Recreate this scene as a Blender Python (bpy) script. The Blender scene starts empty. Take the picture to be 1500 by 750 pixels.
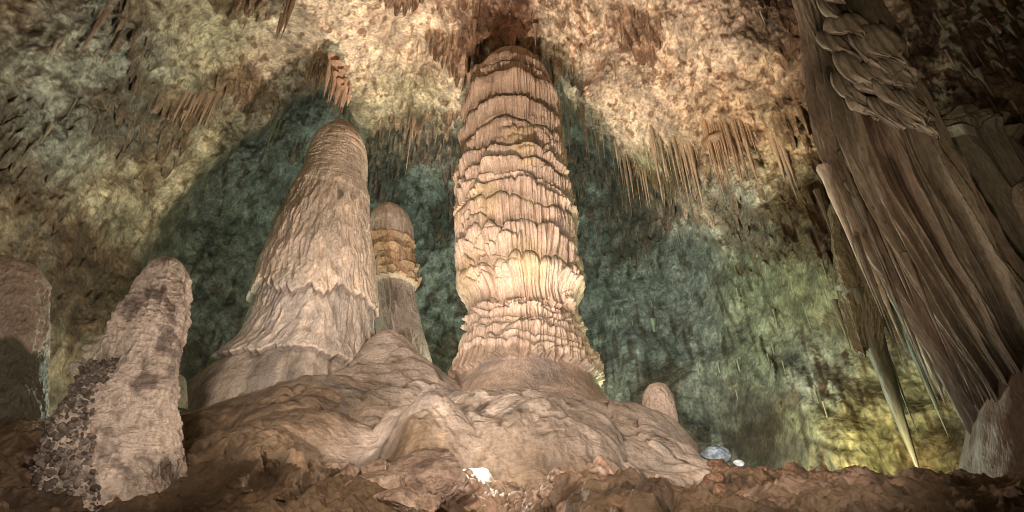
import bpy, math, random
import numpy as np, time
T0 = time.time()
rng = np.random.RandomState(7)
random.seed(7)
PI = math.pi
SC = bpy.context.scene
COL = SC.collection
# ------------------------------------------------------------------ camera
TH = math.radians(31); CT, ST = math.cos(TH), math.sin(TH); F = 800.0; EYE = 1.6
cam_d = bpy.data.cameras.new('camera'); cam = bpy.data.objects.new('camera', cam_d); COL.objects.link(cam)
cam_d.sensor_width = 36; cam_d.lens = 36 * F / 1500; cam_d.clip_end = 300; cam_d.clip_start = 0.05
cam.location = (0, 0, EYE); cam.rotation_euler = (PI / 2 + TH, 0, 0)
SC.camera = cam
def P3(px, py, D):
    """point of the place seen at photo pixel (px, py), D metres ahead"""
    t = (375 - py) / F
    z = D * (ST + t * CT) / (CT - t * ST)
    zc = D * CT + z * ST
    return np.array([(px - 750) / F * zc, D, z + EYE])
def azel(px, py):
    t = (375 - np.asarray(py, float)) / F; s = (np.asarray(px, float) - 750) / F
    x = s; y = CT - t * ST; z = ST + t * CT
    return np.arctan2(x, y), np.arctan2(z, np.hypot(x, y))
# ------------------------------------------------------------------ noise
_p = np.arange(256); np.random.RandomState(3).shuffle(_p); PERM = np.concatenate([_p, _p, _p]).astype(np.int32)
_g = np.random.RandomState(5).normal(size=(256, 3)); GR = (_g / np.linalg.norm(_g, axis=1)[:, None]).astype(np.float32)
from concurrent.futures import ThreadPoolExecutor
POOL = ThreadPoolExecutor(4)
def pn(x, y, z, seed=0):
    x, y, z = np.broadcast_arrays(np.asarray(x, np.float32), np.asarray(y, np.float32), np.asarray(z, np.float32))
    if x.size < 60000: return pn_(x, y, z, seed)
    sh = x.shape; x = x.ravel(); y = y.ravel(); z = z.ravel(); out = np.empty(x.size, np.float32); B = 16384
    def job(i): out[i:i+B] = pn_(x[i:i+B], y[i:i+B], z[i:i+B], seed)
    list(POOL.map(job, range(0, x.size, B)))
    return out.reshape(sh)
def pn_(x, y, z, seed=0):
    x = np.asarray(x, np.float32) + seed * 17.13; y = np.asarray(y, np.float32) - seed * 9.7; z = np.asarray(z, np.float32) + seed * 5.31
    x, y, z = np.broadcast_arrays(x, y, z)
    xi = np.floor(x); yi = np.floor(y); zi = np.floor(z)
    fx, fy, fz = x - xi, y - yi, z - zi
    xi = xi.astype(np.int32) & 255; yi = yi.astype(np.int32) & 255; zi = zi.astype(np.int32) & 255
    u = fx * fx * fx * (fx * (fx * 6 - 15) + 10); v = fy * fy * fy * (fy * (fy * 6 - 15) + 10); w = fz * fz * fz * (fz * (fz * 6 - 15) + 10)
    def c(i, j, k):
        g = GR[PERM[PERM[PERM[(xi + i) & 255] + ((yi + j) & 255)] + ((zi + k) & 255)]]
        return g[..., 0] * (fx - i) + g[..., 1] * (fy - j) + g[..., 2] * (fz - k)
    x00 = c(0,0,0) * (1-u) + c(1,0,0) * u; x10 = c(0,1,0) * (1-u) + c(1,1,0) * u
    x01 = c(0,0,1) * (1-u) + c(1,0,1) * u; x11 = c(0,1,1) * (1-u) + c(1,1,1) * u
    return ((x00 * (1-v) + x10 * v) * (1-w) + (x01 * (1-v) + x11 * v) * w) * 1.5
def wor(x, y, z, seed=0):
    sh = x.shape; x = x.ravel().astype(np.float32); y = y.ravel().astype(np.float32); z = z.ravel().astype(np.float32); out = np.empty((2, x.size), np.float32); B = 16384
    def job(i):
        X_, Y_, Z_ = x[i:i+B] + seed*7.7, y[i:i+B], z[i:i+B]; xi = np.round(X_).astype(np.int32); yi = np.round(Y_).astype(np.int32); zi = np.round(Z_).astype(np.int32)
        f1 = np.full(X_.shape, 9, np.float32); f2 = f1.copy()
        for a in (-1, 0):
            for b in (-1, 0):
                for c in (-1, 0):
                    h = PERM[PERM[PERM[(xi + a) & 255] + ((yi + b) & 255)] + ((zi + c) & 255)]; g = GR[h] * .45
                    dd = (xi + a + .5 + g[:, 0] - X_) ** 2 + (yi + b + .5 + g[:, 1] - Y_) ** 2 + (zi + c + .5 + g[:, 2] - Z_) ** 2
                    f2 = np.minimum(f2, np.maximum(f1, dd)); f1 = np.minimum(f1, dd)
        out[0, i:i+B] = np.sqrt(f1); out[1, i:i+B] = np.sqrt(f2)
    list(POOL.map(job, range(0, x.size, B)))
    return out[0].reshape(sh), out[1].reshape(sh)
def fbm(x, y, z, o=4, seed=0, gain=0.5, ridged=False):
    a, s, f, n = 1.0, 0.0, 1.0, 0.0
    for i in range(o):
        q = pn(x * f, y * f, z * f, seed + i)
        if ridged: q = 1 - 2 * np.abs(q)
        s = s + a * q; n += a; a *= gain; f *= 2.03
    return s / n
def ss(a, b, x):
    t = np.clip((x - a) / (b - a), 0, 1); return t * t * (3 - 2 * t)
def mix(a, b, t):
    a = np.asarray(a, float); b = np.asarray(b, float); t = np.asarray(t)[..., None]
    return a * (1 - t) + b * t
# ------------------------------------------------------------------ meshes
def make_mesh(name, V, Q, mat, col=None, parent=None, origin=(0, 0, 0)):
    V = np.asarray(V, np.float32) - np.asarray(origin, np.float32)
    Q = np.asarray(Q, np.int32); k = Q.shape[1]
    me = bpy.data.meshes.new(name)
    me.vertices.add(len(V)); me.vertices.foreach_set('co', V.ravel())
    me.loops.add(Q.size); me.loops.foreach_set('vertex_index', Q.ravel())
    me.polygons.add(len(Q)); me.polygons.foreach_set('loop_start', np.arange(0, Q.size, k, dtype=np.int32))
    me.polygons.foreach_set('use_smooth', np.ones(len(Q), bool))
    me.update(calc_edges=True)
    if col is not None:
        at = me.color_attributes.new('Col', 'FLOAT_COLOR', 'POINT')
        c = np.ones((len(V), 4), np.float32); c[:, :3] = np.clip(col.reshape(-1, 3), 0.005, 0.95)
        at.data.foreach_set('color', c.ravel())
    me.materials.append(mat)
    o = bpy.data.objects.new(name, me); COL.objects.link(o)
    if parent is not None:
        o.parent = parent; o.location = tuple(np.asarray(origin) - np.asarray(parent.location))
    else: o.location = tuple(origin)
    return o
def quads(n, m, wrap=False, flip=False):
    i = np.arange(n - 1)[:, None]; j = np.arange(m if wrap else m - 1)[None, :]; j2 = (j + 1) % m
    a = i * m + j; b = i * m + j2; c = (i + 1) * m + j2; d = (i + 1) * m + j
    q = np.stack([a, b, c, d] if not flip else [a, d, c, b], -1).reshape(-1, 4)
    return q
def tag(o, label=None, cat=None, group=None, kind=None):
    if label: o['label'] = label
    if cat: o['category'] = cat
    if group: o['group'] = group
    if kind: o['kind'] = kind
    return o
def empty(name, loc):
    o = bpy.data.objects.new(name, None); COL.objects.link(o); o.location = tuple(loc); o.empty_display_size = .2
    return o
# ------------------------------------------------------------------ materials
def rock(name, base=None, s1=3.0, s2=14.0, b1=0.25, b2=0.12, stretch=1.0, rough=0.8, spec=0.3, pits=0.0, vary=0.35, speck=0.0):
    m = bpy.data.materials.new(name); m.use_nodes = True; nt = m.node_tree; N = nt.nodes; L = nt.links
    bs = N['Principled BSDF']
    tc = N.new('ShaderNodeTexCoord'); mp = N.new('ShaderNodeMapping'); mp.inputs['Scale'].default_value = (1, 1, stretch)
    L.new(tc.outputs['Object'], mp.inputs['Vector'])
    def noise(sc, det=6, ro=0.52, src=mp):
        n = N.new('ShaderNodeTexNoise'); n.inputs['Scale'].default_value = sc; n.inputs['Detail'].default_value = det - 1
        n.inputs['Roughness'].default_value = ro; L.new(src.outputs['Vector'], n.inputs['Vector']); return n
    n1 = noise(s1); n2 = noise(s2, 5, 0.56)
    if base is None:
        a = N.new('ShaderNodeAttribute'); a.attribute_name = 'Col'; csrc = a.outputs['Color']
    else:
        r = N.new('ShaderNodeRGB'); r.outputs[0].default_value = (*base, 1); csrc = r.outputs[0]
    mr = N.new('ShaderNodeMapRange'); mr.inputs[1].default_value = .3; mr.inputs[2].default_value = .7
    mr.inputs[3].default_value = 1 - vary; mr.inputs[4].default_value = 1 + vary; L.new(n2.outputs['Fac'], mr.inputs[0])
    vm = N.new('ShaderNodeVectorMath'); vm.operation = 'SCALE'; L.new(csrc, vm.inputs[0]); L.new(mr.outputs[0], vm.inputs['Scale'])
    mr2 = N.new('ShaderNodeMapRange'); mr2.inputs[1].default_value = .35; mr2.inputs[2].default_value = .65
    mr2.inputs[3].default_value = 1 - vary * .6; mr2.inputs[4].default_value = 1 + vary * .6; L.new(n1.outputs['Fac'], mr2.inputs[0])
    vm2 = N.new('ShaderNodeVectorMath'); vm2.operation = 'SCALE'; L.new(vm.outputs[0], vm2.inputs[0]); L.new(mr2.outputs[0], vm2.inputs['Scale'])
    L.new(vm2.outputs[0], bs.inputs['Base Color'])
    bu = N.new('ShaderNodeBump'); bu.inputs['Strength'].default_value = 1; bu.inputs['Distance'].default_value = b1; L.new(n1.outputs['Fac'], bu.inputs['Height'])
    bu2 = N.new('ShaderNodeBump'); bu2.inputs['Strength'].default_value = 1; bu2.inputs['Distance'].default_value = b2
    L.new(n2.outputs['Fac'], bu2.inputs['Height']); L.new(bu.outputs[0], bu2.inputs['Normal'])
    last = bu2
    if pits:
        v = N.new('ShaderNodeTexVoronoi'); v.inputs['Scale'].default_value = pits; L.new(mp.outputs[0], v.inputs['Vector'])
        b3 = N.new('ShaderNodeBump'); b3.inputs['Strength'].default_value = 1; b3.inputs['Distance'].default_value = .5 / pits
        b3.invert = True; L.new(v.outputs['Distance'], b3.inputs['Height']); L.new(last.outputs[0], b3.inputs['Normal']); last = b3
    L.new(last.outputs[0], bs.inputs['Normal'])
    rr = N.new('ShaderNodeMapRange'); rr.inputs[3].default_value = rough - .2; rr.inputs[4].default_value = min(1, rough + .15); L.new(n1.outputs['Fac'], rr.inputs[0])
    L.new(rr.outputs[0], bs.inputs['Roughness']); bs.inputs['Specular IOR Level'].default_value = spec
    return m
M_wall = rock('cave_wall_limestone', s1=1.8, s2=7.5, b1=.12, b2=.065, vary=.45)
M_floor = rock('cave_floor_clay', s1=2.2, s2=12, b1=.09, b2=.04, vary=.22, rough=.7)
M_flow = rock('fluted_flowstone', s1=5, s2=24, b1=.06, b2=.035, stretch=.35, vary=.25, rough=.7, spec=.35)
M_smooth = rock('smooth_dripstone', s1=3.5, s2=20, b1=.08, b2=.045, stretch=.5, vary=.25, rough=.65, spec=.35)
M_drape = rock('drapery_dripstone', s1=4, s2=22, b1=.04, b2=.02, stretch=.25, vary=.3, rough=.6, spec=.4)
M_stal = rock('stalactite_calcite', s1=4, s2=20, b1=.03, b2=.02, stretch=.25, vary=.3, rough=.55, spec=.45)
M_boul = rock('boulder_limestone', s1=3, s2=16, b1=.12, b2=.05, vary=.35)
M_pop = rock('cave_popcorn_crust', s1=9, s2=40, b1=.03, b2=.012, vary=.3, pits=0)
# ------------------------------------------------------------------ interpolation over directions
def rbf(pts, vals, lam=1e-3):
    pts = np.asarray(pts, float); vals = np.asarray(vals, float)
    d = np.linalg.norm(pts[:, None] - pts[None], axis=2); n = len(pts)
    K = np.sqrt(d * d + .02) ; K = -K + 0
    A = np.zeros((n + 3, n + 3)); A[:n, :n] = K - lam * np.eye(n); A[:n, n] = 1; A[:n, n+1:] = pts; A[n, :n] = 1; A[n+1:, :n] = pts.T
    b = np.zeros((n + 3,) + vals.shape[1:]); b[:n] = vals
    w = np.linalg.solve(A, b)
    def f(u, v):
        sh = np.shape(u); u = np.ravel(u); v = np.ravel(v)
        out = w[n] + np.outer(u, w[n+1]) + np.outer(v, w[n+2]) if vals.ndim > 1 else w[n] + u * w[n+1] + v * w[n+2]
        for i in range(n):
            k = -np.sqrt((u - pts[i, 0]) ** 2 + (v - pts[i, 1]) ** 2 + .02)
            out = out + (np.outer(k, w[i]) if vals.ndim > 1 else k * w[i])
        return out.reshape(sh + vals.shape[1:])
    return f
def tocloud(px, py, D):
    p = P3(px, py, D) - np.array([0, 0, EYE]); return np.linalg.norm(p)
shell_pts = [  # photo pixel, metres ahead of the camera
 (0,0,9),(0,150,10),(0,300,11),(0,450,12),(0,600,13),(0,740,12),(-200,300,8),(-200,0,6.5),(-200,600,9),
 (200,0,11),(200,150,14.5),(200,300,18),(200,450,19),(200,600,18),(320,60,15),(330,200,19),(300,300,21),(340,400,22.5),
 (400,0,13.2),(430,130,18.6),(440,170,20.5),(450,250,24),(450,400,27),(450,550,26),(500,60,15.6),(510,150,19.6),
 (600,0,14.4),(600,90,18),(600,160,20.5),(600,240,25),(600,380,28),(600,550,27),
 (750,-100,11.5),(750,0,14.8),(760,60,16.7),(700,90,16.8),(700,40,15.8),(760,140,21),(760,240,25.5),(760,400,28),(760,600,26),
 (850,60,16.5),(850,150,19.6),(870,230,23.5),(900,350,26),(900,550,24),
 (950,0,14),(950,120,17.2),(950,220,20.5),(1000,350,22),(1000,500,22),(1000,620,20),(1000,720,18),
 (1100,0,12.8),(1080,150,15.8),(1080,260,17.6),(1100,400,19),(1120,560,18.5),(1130,700,16),
 (1200,0,12),(1200,150,13),(1200,300,14.2),(1215,400,12.6),(1235,440,11.9),(1180,500,16),(1220,600,14.8),(1220,730,13.5),(1300,440,11.6),
 (1350,50,10.5),(1350,300,12),(1330,540,13.8),(1330,650,14),(1330,740,13.5),
 (1500,0,8.6),(1500,200,10),(1500,400,11),(1500,600,11),(1500,740,10.5),(1700,300,8),(1700,0,6.8),(1700,650,8),
 (300,-250,8.5),(1200,-250,8.5),(0,-300,5.5),(1500,-300,5.5),(400,850,20),(1000,850,14)]
A = np.array([azel(p[0], p[1]) for p in shell_pts]); R = np.array([tocloud(*p) for p in shell_pts])
ex = [(-1.9,.2,13),(-1.9,.8,14),(1.9,.2,12),(1.9,.8,13),(-1.4,-.3,12),(1.4,-.3,11),(-1.9,-.3,14),(1.9,-.3,12),(0,1.5,20.5),(-1.2,1.35,18),(1.2,1.35,17),(-.5,-.3,20),(.5,-.3,18)]
A = np.vstack([A, [e[:2] for e in ex]]); R = np.concatenate([R, [e[2] for e in ex]])
f_r = rbf(A, np.log(R))
# stone colour with the coloured lamp light mixed in, photo pixel -> albedo
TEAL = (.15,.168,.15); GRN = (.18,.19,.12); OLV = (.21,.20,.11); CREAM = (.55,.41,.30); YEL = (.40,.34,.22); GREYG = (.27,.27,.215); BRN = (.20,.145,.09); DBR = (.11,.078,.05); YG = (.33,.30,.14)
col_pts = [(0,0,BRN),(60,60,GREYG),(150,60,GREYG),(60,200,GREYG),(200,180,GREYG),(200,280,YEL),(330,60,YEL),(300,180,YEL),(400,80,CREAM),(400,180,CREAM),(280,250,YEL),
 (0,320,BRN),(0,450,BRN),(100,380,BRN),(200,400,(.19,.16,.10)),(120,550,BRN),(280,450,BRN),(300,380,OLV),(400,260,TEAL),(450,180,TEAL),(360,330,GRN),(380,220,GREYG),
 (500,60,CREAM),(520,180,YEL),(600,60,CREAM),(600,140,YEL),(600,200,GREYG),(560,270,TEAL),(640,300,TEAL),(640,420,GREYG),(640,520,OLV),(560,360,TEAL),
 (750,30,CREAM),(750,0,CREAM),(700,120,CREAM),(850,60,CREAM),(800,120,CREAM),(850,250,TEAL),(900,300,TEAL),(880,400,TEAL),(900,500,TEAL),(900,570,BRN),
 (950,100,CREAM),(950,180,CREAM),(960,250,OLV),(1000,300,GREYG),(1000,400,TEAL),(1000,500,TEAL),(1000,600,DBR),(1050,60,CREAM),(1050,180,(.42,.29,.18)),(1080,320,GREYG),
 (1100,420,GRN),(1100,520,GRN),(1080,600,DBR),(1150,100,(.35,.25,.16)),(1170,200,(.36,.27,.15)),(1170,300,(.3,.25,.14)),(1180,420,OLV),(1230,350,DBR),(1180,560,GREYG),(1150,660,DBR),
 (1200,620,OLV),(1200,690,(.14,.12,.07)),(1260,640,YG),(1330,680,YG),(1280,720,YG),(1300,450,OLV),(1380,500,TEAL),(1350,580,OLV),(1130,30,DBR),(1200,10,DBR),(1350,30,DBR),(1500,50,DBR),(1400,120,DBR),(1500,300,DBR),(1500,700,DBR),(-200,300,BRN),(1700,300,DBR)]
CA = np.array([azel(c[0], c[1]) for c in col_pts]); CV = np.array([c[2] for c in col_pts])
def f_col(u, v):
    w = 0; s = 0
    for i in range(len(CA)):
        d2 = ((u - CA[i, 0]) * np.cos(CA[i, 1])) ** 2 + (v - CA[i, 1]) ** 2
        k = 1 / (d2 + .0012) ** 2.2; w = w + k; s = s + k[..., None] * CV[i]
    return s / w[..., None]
def dirs(az, el):
    return np.stack([np.sin(az) * np.cos(el), np.cos(az) * np.cos(el), np.sin(el)], -1)
def spaced(parts):
    return np.concatenate([np.arange(a, b, s) for a, b, s in parts])
az = np.radians(spaced([(-115,-60,.8),(-60,60,.105),(60,115.1,.8)]))
el = np.radians(spaced([(-14,2,.6),(2,64,.105),(64,89.9,1.0)]))
AZ, EL = np.meshgrid(az, el)
lr = f_r(AZ[::4, ::4], EL[::4, ::4])
# bilinear upsample of the smooth radius
def upsample(src, xs, ys, xf, yf):
    out = np.empty((src.shape[0], len(xf)) + src.shape[2:])
    if src.ndim == 2:
        tmp = np.array([np.interp(xf, xs, r) for r in src]); return np.array([np.interp(yf, ys, tmp[:, j]) for j in range(tmp.shape[1])]).T
    return np.stack([upsample(src[..., k], xs, ys, xf, yf) for k in range(src.shape[2])], -1)
lr = upsample(lr, az[::4], el[::4], az, el)
Rr = np.exp(lr)
d = dirs(AZ, EL); Pb = d * Rr[..., None]; Pb[..., 2] += EYE
# rock grain follows a smoother version of the vault, so it is not squeezed where the wall turns away
Pg = d * np.exp(.22 * lr + .78 * math.log(17.0))[..., None]; X, Y, Z = Pg[..., 0], Pg[..., 1], Pg[..., 2]; Zr = Pb[..., 2]
wx = fbm(X*.35, Y*.35, Z*.35, 3, 11); wy = fbm(X*.35, Y*.35, Z*.35, 3, 21)
big = fbm((X+wx*2)*.22, (Y+wy*2)*.22, Z*.22, 4, 31)
rid = fbm((X+wy*.5)*.5, (Y+wx*.5)*.5, Z*.45, 5, 41, .46, True)
mid = fbm((X+wx)*1.3, (Y+wy)*1.3, Z*.9, 4, 51, .6)
fine = fbm(X*4.2, Y*4.2, Z*3.2, 3, 61, .6)
ceil = ss(.30, .62, np.sin(EL)) * ss(4, 9, Zr)
w1, w2 = wor(X*.5 + wx*.5, Y*.5 + wy*.5, Z*.42, 1); v1, v2 = wor(X*1.5 + wx*.5, Y*1.5, Z*1.2 + wy*.4, 2)
bil = w2 - w1; bil2 = v2 - v1
# the shaded alcove behind the columns: its lip is shaped along their cast shadows
lip = [(215,345),(255,300),(300,248),(370,190),(430,142),(470,128),(495,128),(520,176),(560,190),(600,186),(640,196),(680,190),(720,150),(745,100),(765,72),(795,80),(822,120),(850,176),(900,225),(950,265),(1000,300),(1040,340),(1080,400),(1110,470)]
la, le_ = azel([p[0] for p in lip], [p[1] for p in lip]); le_ = le_[np.argsort(la)]; la = np.sort(la)
elb = np.interp(AZ, la, le_) + .012 * pn(AZ*40, 0*AZ, 0*AZ, 7) + .010 * pn(AZ*110, 0*AZ, 0*AZ, 8) + .008 * fbm(X*.8, Y*.8, Z*.8, 3, 9)
alc = ss(.0, .022, elb - EL) * ss(la[0] - .02, la[0] + .07, AZ) * ss(la[-1] + .02, la[-1] - .16, AZ)
disp = big*1.6 + (rid-.35)*(.10 + .70*ceil) + mid*.38 + fine*.17 - (1-.55*ceil)*((.5-bil)*-.9*.6 + (.5-bil2)*-.22) + alc * 2.6
Rn = Rr + disp * np.clip(Rr / 15, .5, 1.3)
Ps = d * Rn[..., None]; Ps[..., 2] += EYE
# clusters of soda-straw drips hanging from the down-facing rock
dm = ss(-.06, .20, fbm(X*.42, Y*.42, Z*.42, 3, 71) + .15 * wx)
dripn = pn(X*5.0, Y*5.0, Z*.6, 81) + .5 * pn(X*10, Y*10, Z*1.0, 82)
drip = ss(.06, .5, dripn)
ceil = ss(.30, .62, np.sin(EL)) * ss(4, 9, Zr)
dl = drip * dm * ceil
Ps[..., 2] -= dl * (.55 + .6 * np.clip(pn(X*1.1, Y*1.1, Z*.2, 83) + .4, 0, 1))
# hanging grooves on the walls
gro = pn(X*2.6, Y*2.6, Z*.8, 91) * (1 - ceil * .5)
gm = ss(-.1, .25, pn(X*.3, Y*.3, Z*.3, 92))
Ps -= d * (np.clip(gro, 0, 1) * gm * .28)[..., None]
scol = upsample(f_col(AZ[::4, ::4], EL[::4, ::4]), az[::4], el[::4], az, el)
tl = scol.mean(-1, keepdims=True); am = (alc * .75)[..., None]; scol = scol * (1 - am) + (np.array([.15, .172, .148]) * (.6 + .4 * tl / .2)) * am  # teal fill light painted into the alcove's colour
# let the tint boundaries wander with the rock
blot = fbm((X+wx)*1.05, (Y+wy)*1.05, Z*.85, 6, 101, .64)
blot2 = fbm(X*3.4, Y*3.4, Z*2.3, 4, 111, .65)
scol *= np.clip(1 + 1.0 * blot + .5 * blot2, .2, 1.7)[..., None]
dark = np.clip(ss(.08, .5, dm * .5 + drip * .4 + blot * .8 + .1 * fine) , 0, 1)
brown = scol * np.array([.36, .27, .22])
scol = mix(1, 1, np.ones(1))*0 + scol * (1 - .85 * dark[..., None]) + brown * (.85 * dark[..., None])
scol = scol * (1 - .35 * dl[..., None]) + np.array([.30, .19, .12]) * .8 * (.35 * dl[..., None])
pale = ss(.25, .5, fbm(X*.9, Y*.9, Z*.9, 4, 121, .6)) * ss(.0, .2, rid)
scol = scol * (1 + .45 * pale[..., None])
cav = ss(.35, -.35, rid)  # hollows here and creases below darkened in colour to deepen their shade
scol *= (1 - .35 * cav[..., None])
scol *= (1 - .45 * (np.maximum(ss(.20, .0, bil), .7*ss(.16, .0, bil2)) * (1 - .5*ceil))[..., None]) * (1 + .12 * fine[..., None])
Q = quads(len(el), len(az))
V = Ps.reshape(-1, 3)
qe = EL.ravel()[Q[:, 0]]; qz = X * 0
edge_el = np.radians(41.0 - 13.0 * np.abs(AZ.ravel()[Q[:, 0]]) ** 1.4)
up = qe > edge_el
def submesh(mask, name):
    q = Q[mask]; used = np.zeros(len(V), bool); used[q.ravel()] = True; u = np.flatnonzero(used); rem = np.zeros(len(V), np.int32); rem[u] = np.arange(len(u)); inv = rem[q]
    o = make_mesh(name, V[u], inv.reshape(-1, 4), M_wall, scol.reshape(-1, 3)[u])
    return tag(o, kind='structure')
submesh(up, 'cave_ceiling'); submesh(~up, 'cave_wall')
def shell_at(px, py):
    a, e = azel(px, py)
    i = np.clip(np.searchsorted(el, e), 1, len(el)-1); j = np.clip(np.searchsorted(az, a), 1, len(az)-1)
    return Ps[i, j].copy(), i, j
# ------------------------------------------------------------------ floor
fl = [(-300,750,5),(0,750,5.5),(300,750,5.2),(600,750,5.2),(900,750,5.2),(1200,750,5.2),(1500,750,5),(1800,750,5),
 (0,650,8.5),(60,700,7.2),(150,640,9.5),(290,700,7.6),(400,720,6.6),(450,680,8.4),(300,640,9.8),(380,640,9.4),(280,585,12),(0,600,11.5),(100,600,12),
 (380,560,12.6),(430,556,12.7),(500,535,13.1),(485,548,14.2),(535,502,13.8),(588,494,14.3),(420,558,14.6),(520,525,13.9),(548,490,14.0),(562,484,14.6),(600,512,14.3),(604,520,15.4),(650,552,14.0),(650,560,15.4),(620,560,13.2),(700,575,13.4),(500,580,11.9),(560,620,11.2),(480,620,10.6),(540,650,10.0),
 (770,566,13.7),(850,572,14.0),(905,592,14.3),(963,600,14.0),(1000,622,13.4),(1030,680,12.6),(640,625,11.4),(720,620,11.6),(800,600,12.4),(860,640,11.8),(940,640,12.2),
 (600,668,9.6),(700,672,9.9),(800,680,10.0),(900,700,9.8),(1000,712,9.9),(1090,700,11.5),(1200,700,11),(1330,730,9.5),(1500,720,8.5),
 (500,700,7.3),(620,708,7.6),(820,712,7.4),(720,716,7.2),(950,722,7.5),(1100,720,8.0)]
FP = [P3(*p) for p in fl]
extra = [(-.5,8.8,2.7),(.3,8.8,2.7),(-1.5,8.9,2.75),(-6,18,6.0),(-3,19,5.2),(0,20,5.0),(3,19,4.3),(-6,24,3.5),(0,25,3.5),(6,24,3.0),(7,18,3.0),(9,16,2.2),(5.5,14,2.4),(-12,16,4),(-12,11,3),(-16,8,2),(14,10,2.4),(12,14,2.2),(0,2,0.2),(-6,2,.4),(6,2,.4),(-12,3,1.5),(12,3,1.6),(0,3.6,1.0),(0,30,4),(-14,26,4),(14,26,3),(-3,-4,0),(3,-4,0)]
FP = np.array([list(p) for p in FP] + [list(e) for e in extra])
f_z = rbf(FP[:, :2] / 10, FP[:, 2])
faz = np.radians(spaced([(-180,-62,2.5),(-62,58,.13),(58,180.1,2.5)])); fr = np.concatenate([np.linspace(.05,3.5,16)[:-1], np.exp(np.linspace(math.log(3.5), math.log(19), 620)), np.linspace(19.3, 34, 50)])
# lobes of flowstone: (px, py, D, rx, ry, height, turn)
lobes = [(700,640,11.2,1.9,1.5,.55,0),(640,615,12.3,1.5,1.1,.35,.3),(800,655,10.9,1.5,1.3,.5,0),(880,630,12.0,1.9,1.3,.45,-.3),(760,600,12.8,2.2,1.1,.4,0),(930,660,11.4,1.5,1.2,.4,-.5),
 (970,630,12.6,1.2,1.1,.4,0),(600,530,14.0,1.6,1.4,.35,0),(520,570,12.6,2.0,1.0,.25,.4),(430,600,11.8,2.2,1.0,.25,.3),(560,640,10.8,1.5,.9,.25,.4),(840,690,10.2,1.2,.9,.3,0),(1000,680,11.6,.9,1.0,.35,0),(690,675,10.3,1.1,.8,.25,0)]
LP = [(P3(a, b, c)[0], c, rx, ry, h, t) for a, b, c, rx, ry, h, t in lobes]
for i in range(26):
    a = random.uniform(330, 960); y = random.uniform(10.2, 14.5)
    LP.append((P3(a, 620, y)[0], y, random.uniform(.6, 1.5), random.uniform(.4, .9), random.uniform(.08, .2), random.uniform(-.5, .5)))
def floor_z(x, y, detail=True):
    z = f_z(x / 10, y / 10) - .30 * ss(9.5, 11, y) - .16 * ss(4.5, 6, y) * ss(9, 8, y) - .30 * ss(3.4, 4.6, x) * ss(8.5, 10, y)
    wxx = .35 * pn_(x*.7, y*.7, 0, 5) + .12 * pn_(x*2.5, y*2.5, 0, 7); wyy = .35 * pn_(x*.7, y*.7, 3, 6) + .12 * pn_(x*2.5, y*2.5, 4, 8)
    for cx, cy, rx, ry, h, t in LP:
        u = (x + wxx - cx) * math.cos(t) + (y + wyy - cy) * math.sin(t); v = -(x + wxx - cx) * math.sin(t) + (y + wyy - cy) * math.cos(t)
        v = v * np.where(v > 0, 1.5, 1)
        z = z + (.85 if h > .24 else .55) * h * (np.clip(1 - (u / rx) ** 2 - (v / ry) ** 2, 0, 1) ** .45)
    return z
FA, FR = np.meshgrid(faz, fr); fx = np.sin(FA) * FR; fy = np.cos(FA) * FR
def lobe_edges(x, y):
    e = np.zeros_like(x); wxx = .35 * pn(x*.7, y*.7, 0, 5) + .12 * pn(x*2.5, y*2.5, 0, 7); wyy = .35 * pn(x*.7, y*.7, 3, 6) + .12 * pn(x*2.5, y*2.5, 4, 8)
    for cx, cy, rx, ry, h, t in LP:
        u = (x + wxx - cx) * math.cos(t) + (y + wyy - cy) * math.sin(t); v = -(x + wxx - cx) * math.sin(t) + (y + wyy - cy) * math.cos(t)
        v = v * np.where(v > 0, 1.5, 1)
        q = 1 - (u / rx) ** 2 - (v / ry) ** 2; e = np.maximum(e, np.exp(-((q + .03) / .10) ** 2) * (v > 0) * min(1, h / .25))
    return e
fz = np.empty_like(fx)
def _job(i): fz[i:i+12] = floor_z(fx[i:i+12], fy[i:i+12])
list(POOL.map(_job, range(0, len(fx), 12)))
mound = ss(9.2, 10.6, fy + .6 * pn(fx*.5, fy*.5, 0, 3)) * ss(6.2, 4.6, np.abs(fx + .3) + .8 * pn(fx*.4, fy*.4, 0, 9) - ss(10, 14, fy) * .0) * ss(17.5, 15.5, fy)
moundw = np.maximum(mound, ss(10.4, 12, fy) * ss(7.5, 6.4, np.abs(fx + 1.2)) * ss(17.5, 15.5, fy))
rub = 1 - moundw
det = rub * (.38 * (fbm(fx*.9, fy*.9, 0, 5, 12, .55, True) - .45) * ss(3, 6, FR) + .08 * (fbm(fx*4, fy*4, 0, 3, 14, .6, True) - .3))
pit = ss(.12, .45, pn(fx*2.4, fy*1.8, 0, 33)) * rub
ridge_x = (np.clip(fx, -4, 7)); 
ridge = np.exp(-((fy - 7.35 - .25 * pn(fx*.6, 0, 0, 4)) / .55) ** 2) * ss(-2.6, -1.9, fx) * ss(6.5, 4.0, fx)
pop = fbm(fx*3.2, fy*3.2, 1, 4, 77, .7, True)
det = det + ridge * (.17 * (pop - .1))
qx = fx + .25*pn(fx*1.5, fy*1.5, 2, 15); qy = fy + .25*pn(fx*1.5, fy*1.5, 5, 16) + .22*np.abs(fx)
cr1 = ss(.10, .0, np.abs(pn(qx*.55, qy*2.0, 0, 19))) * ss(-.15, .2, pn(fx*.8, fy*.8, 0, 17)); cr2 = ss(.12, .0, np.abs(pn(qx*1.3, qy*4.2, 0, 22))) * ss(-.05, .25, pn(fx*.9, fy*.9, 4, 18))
led = np.clip(pn(qx*.55, qy*2.0, 0, 19), 0, .4)
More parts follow.
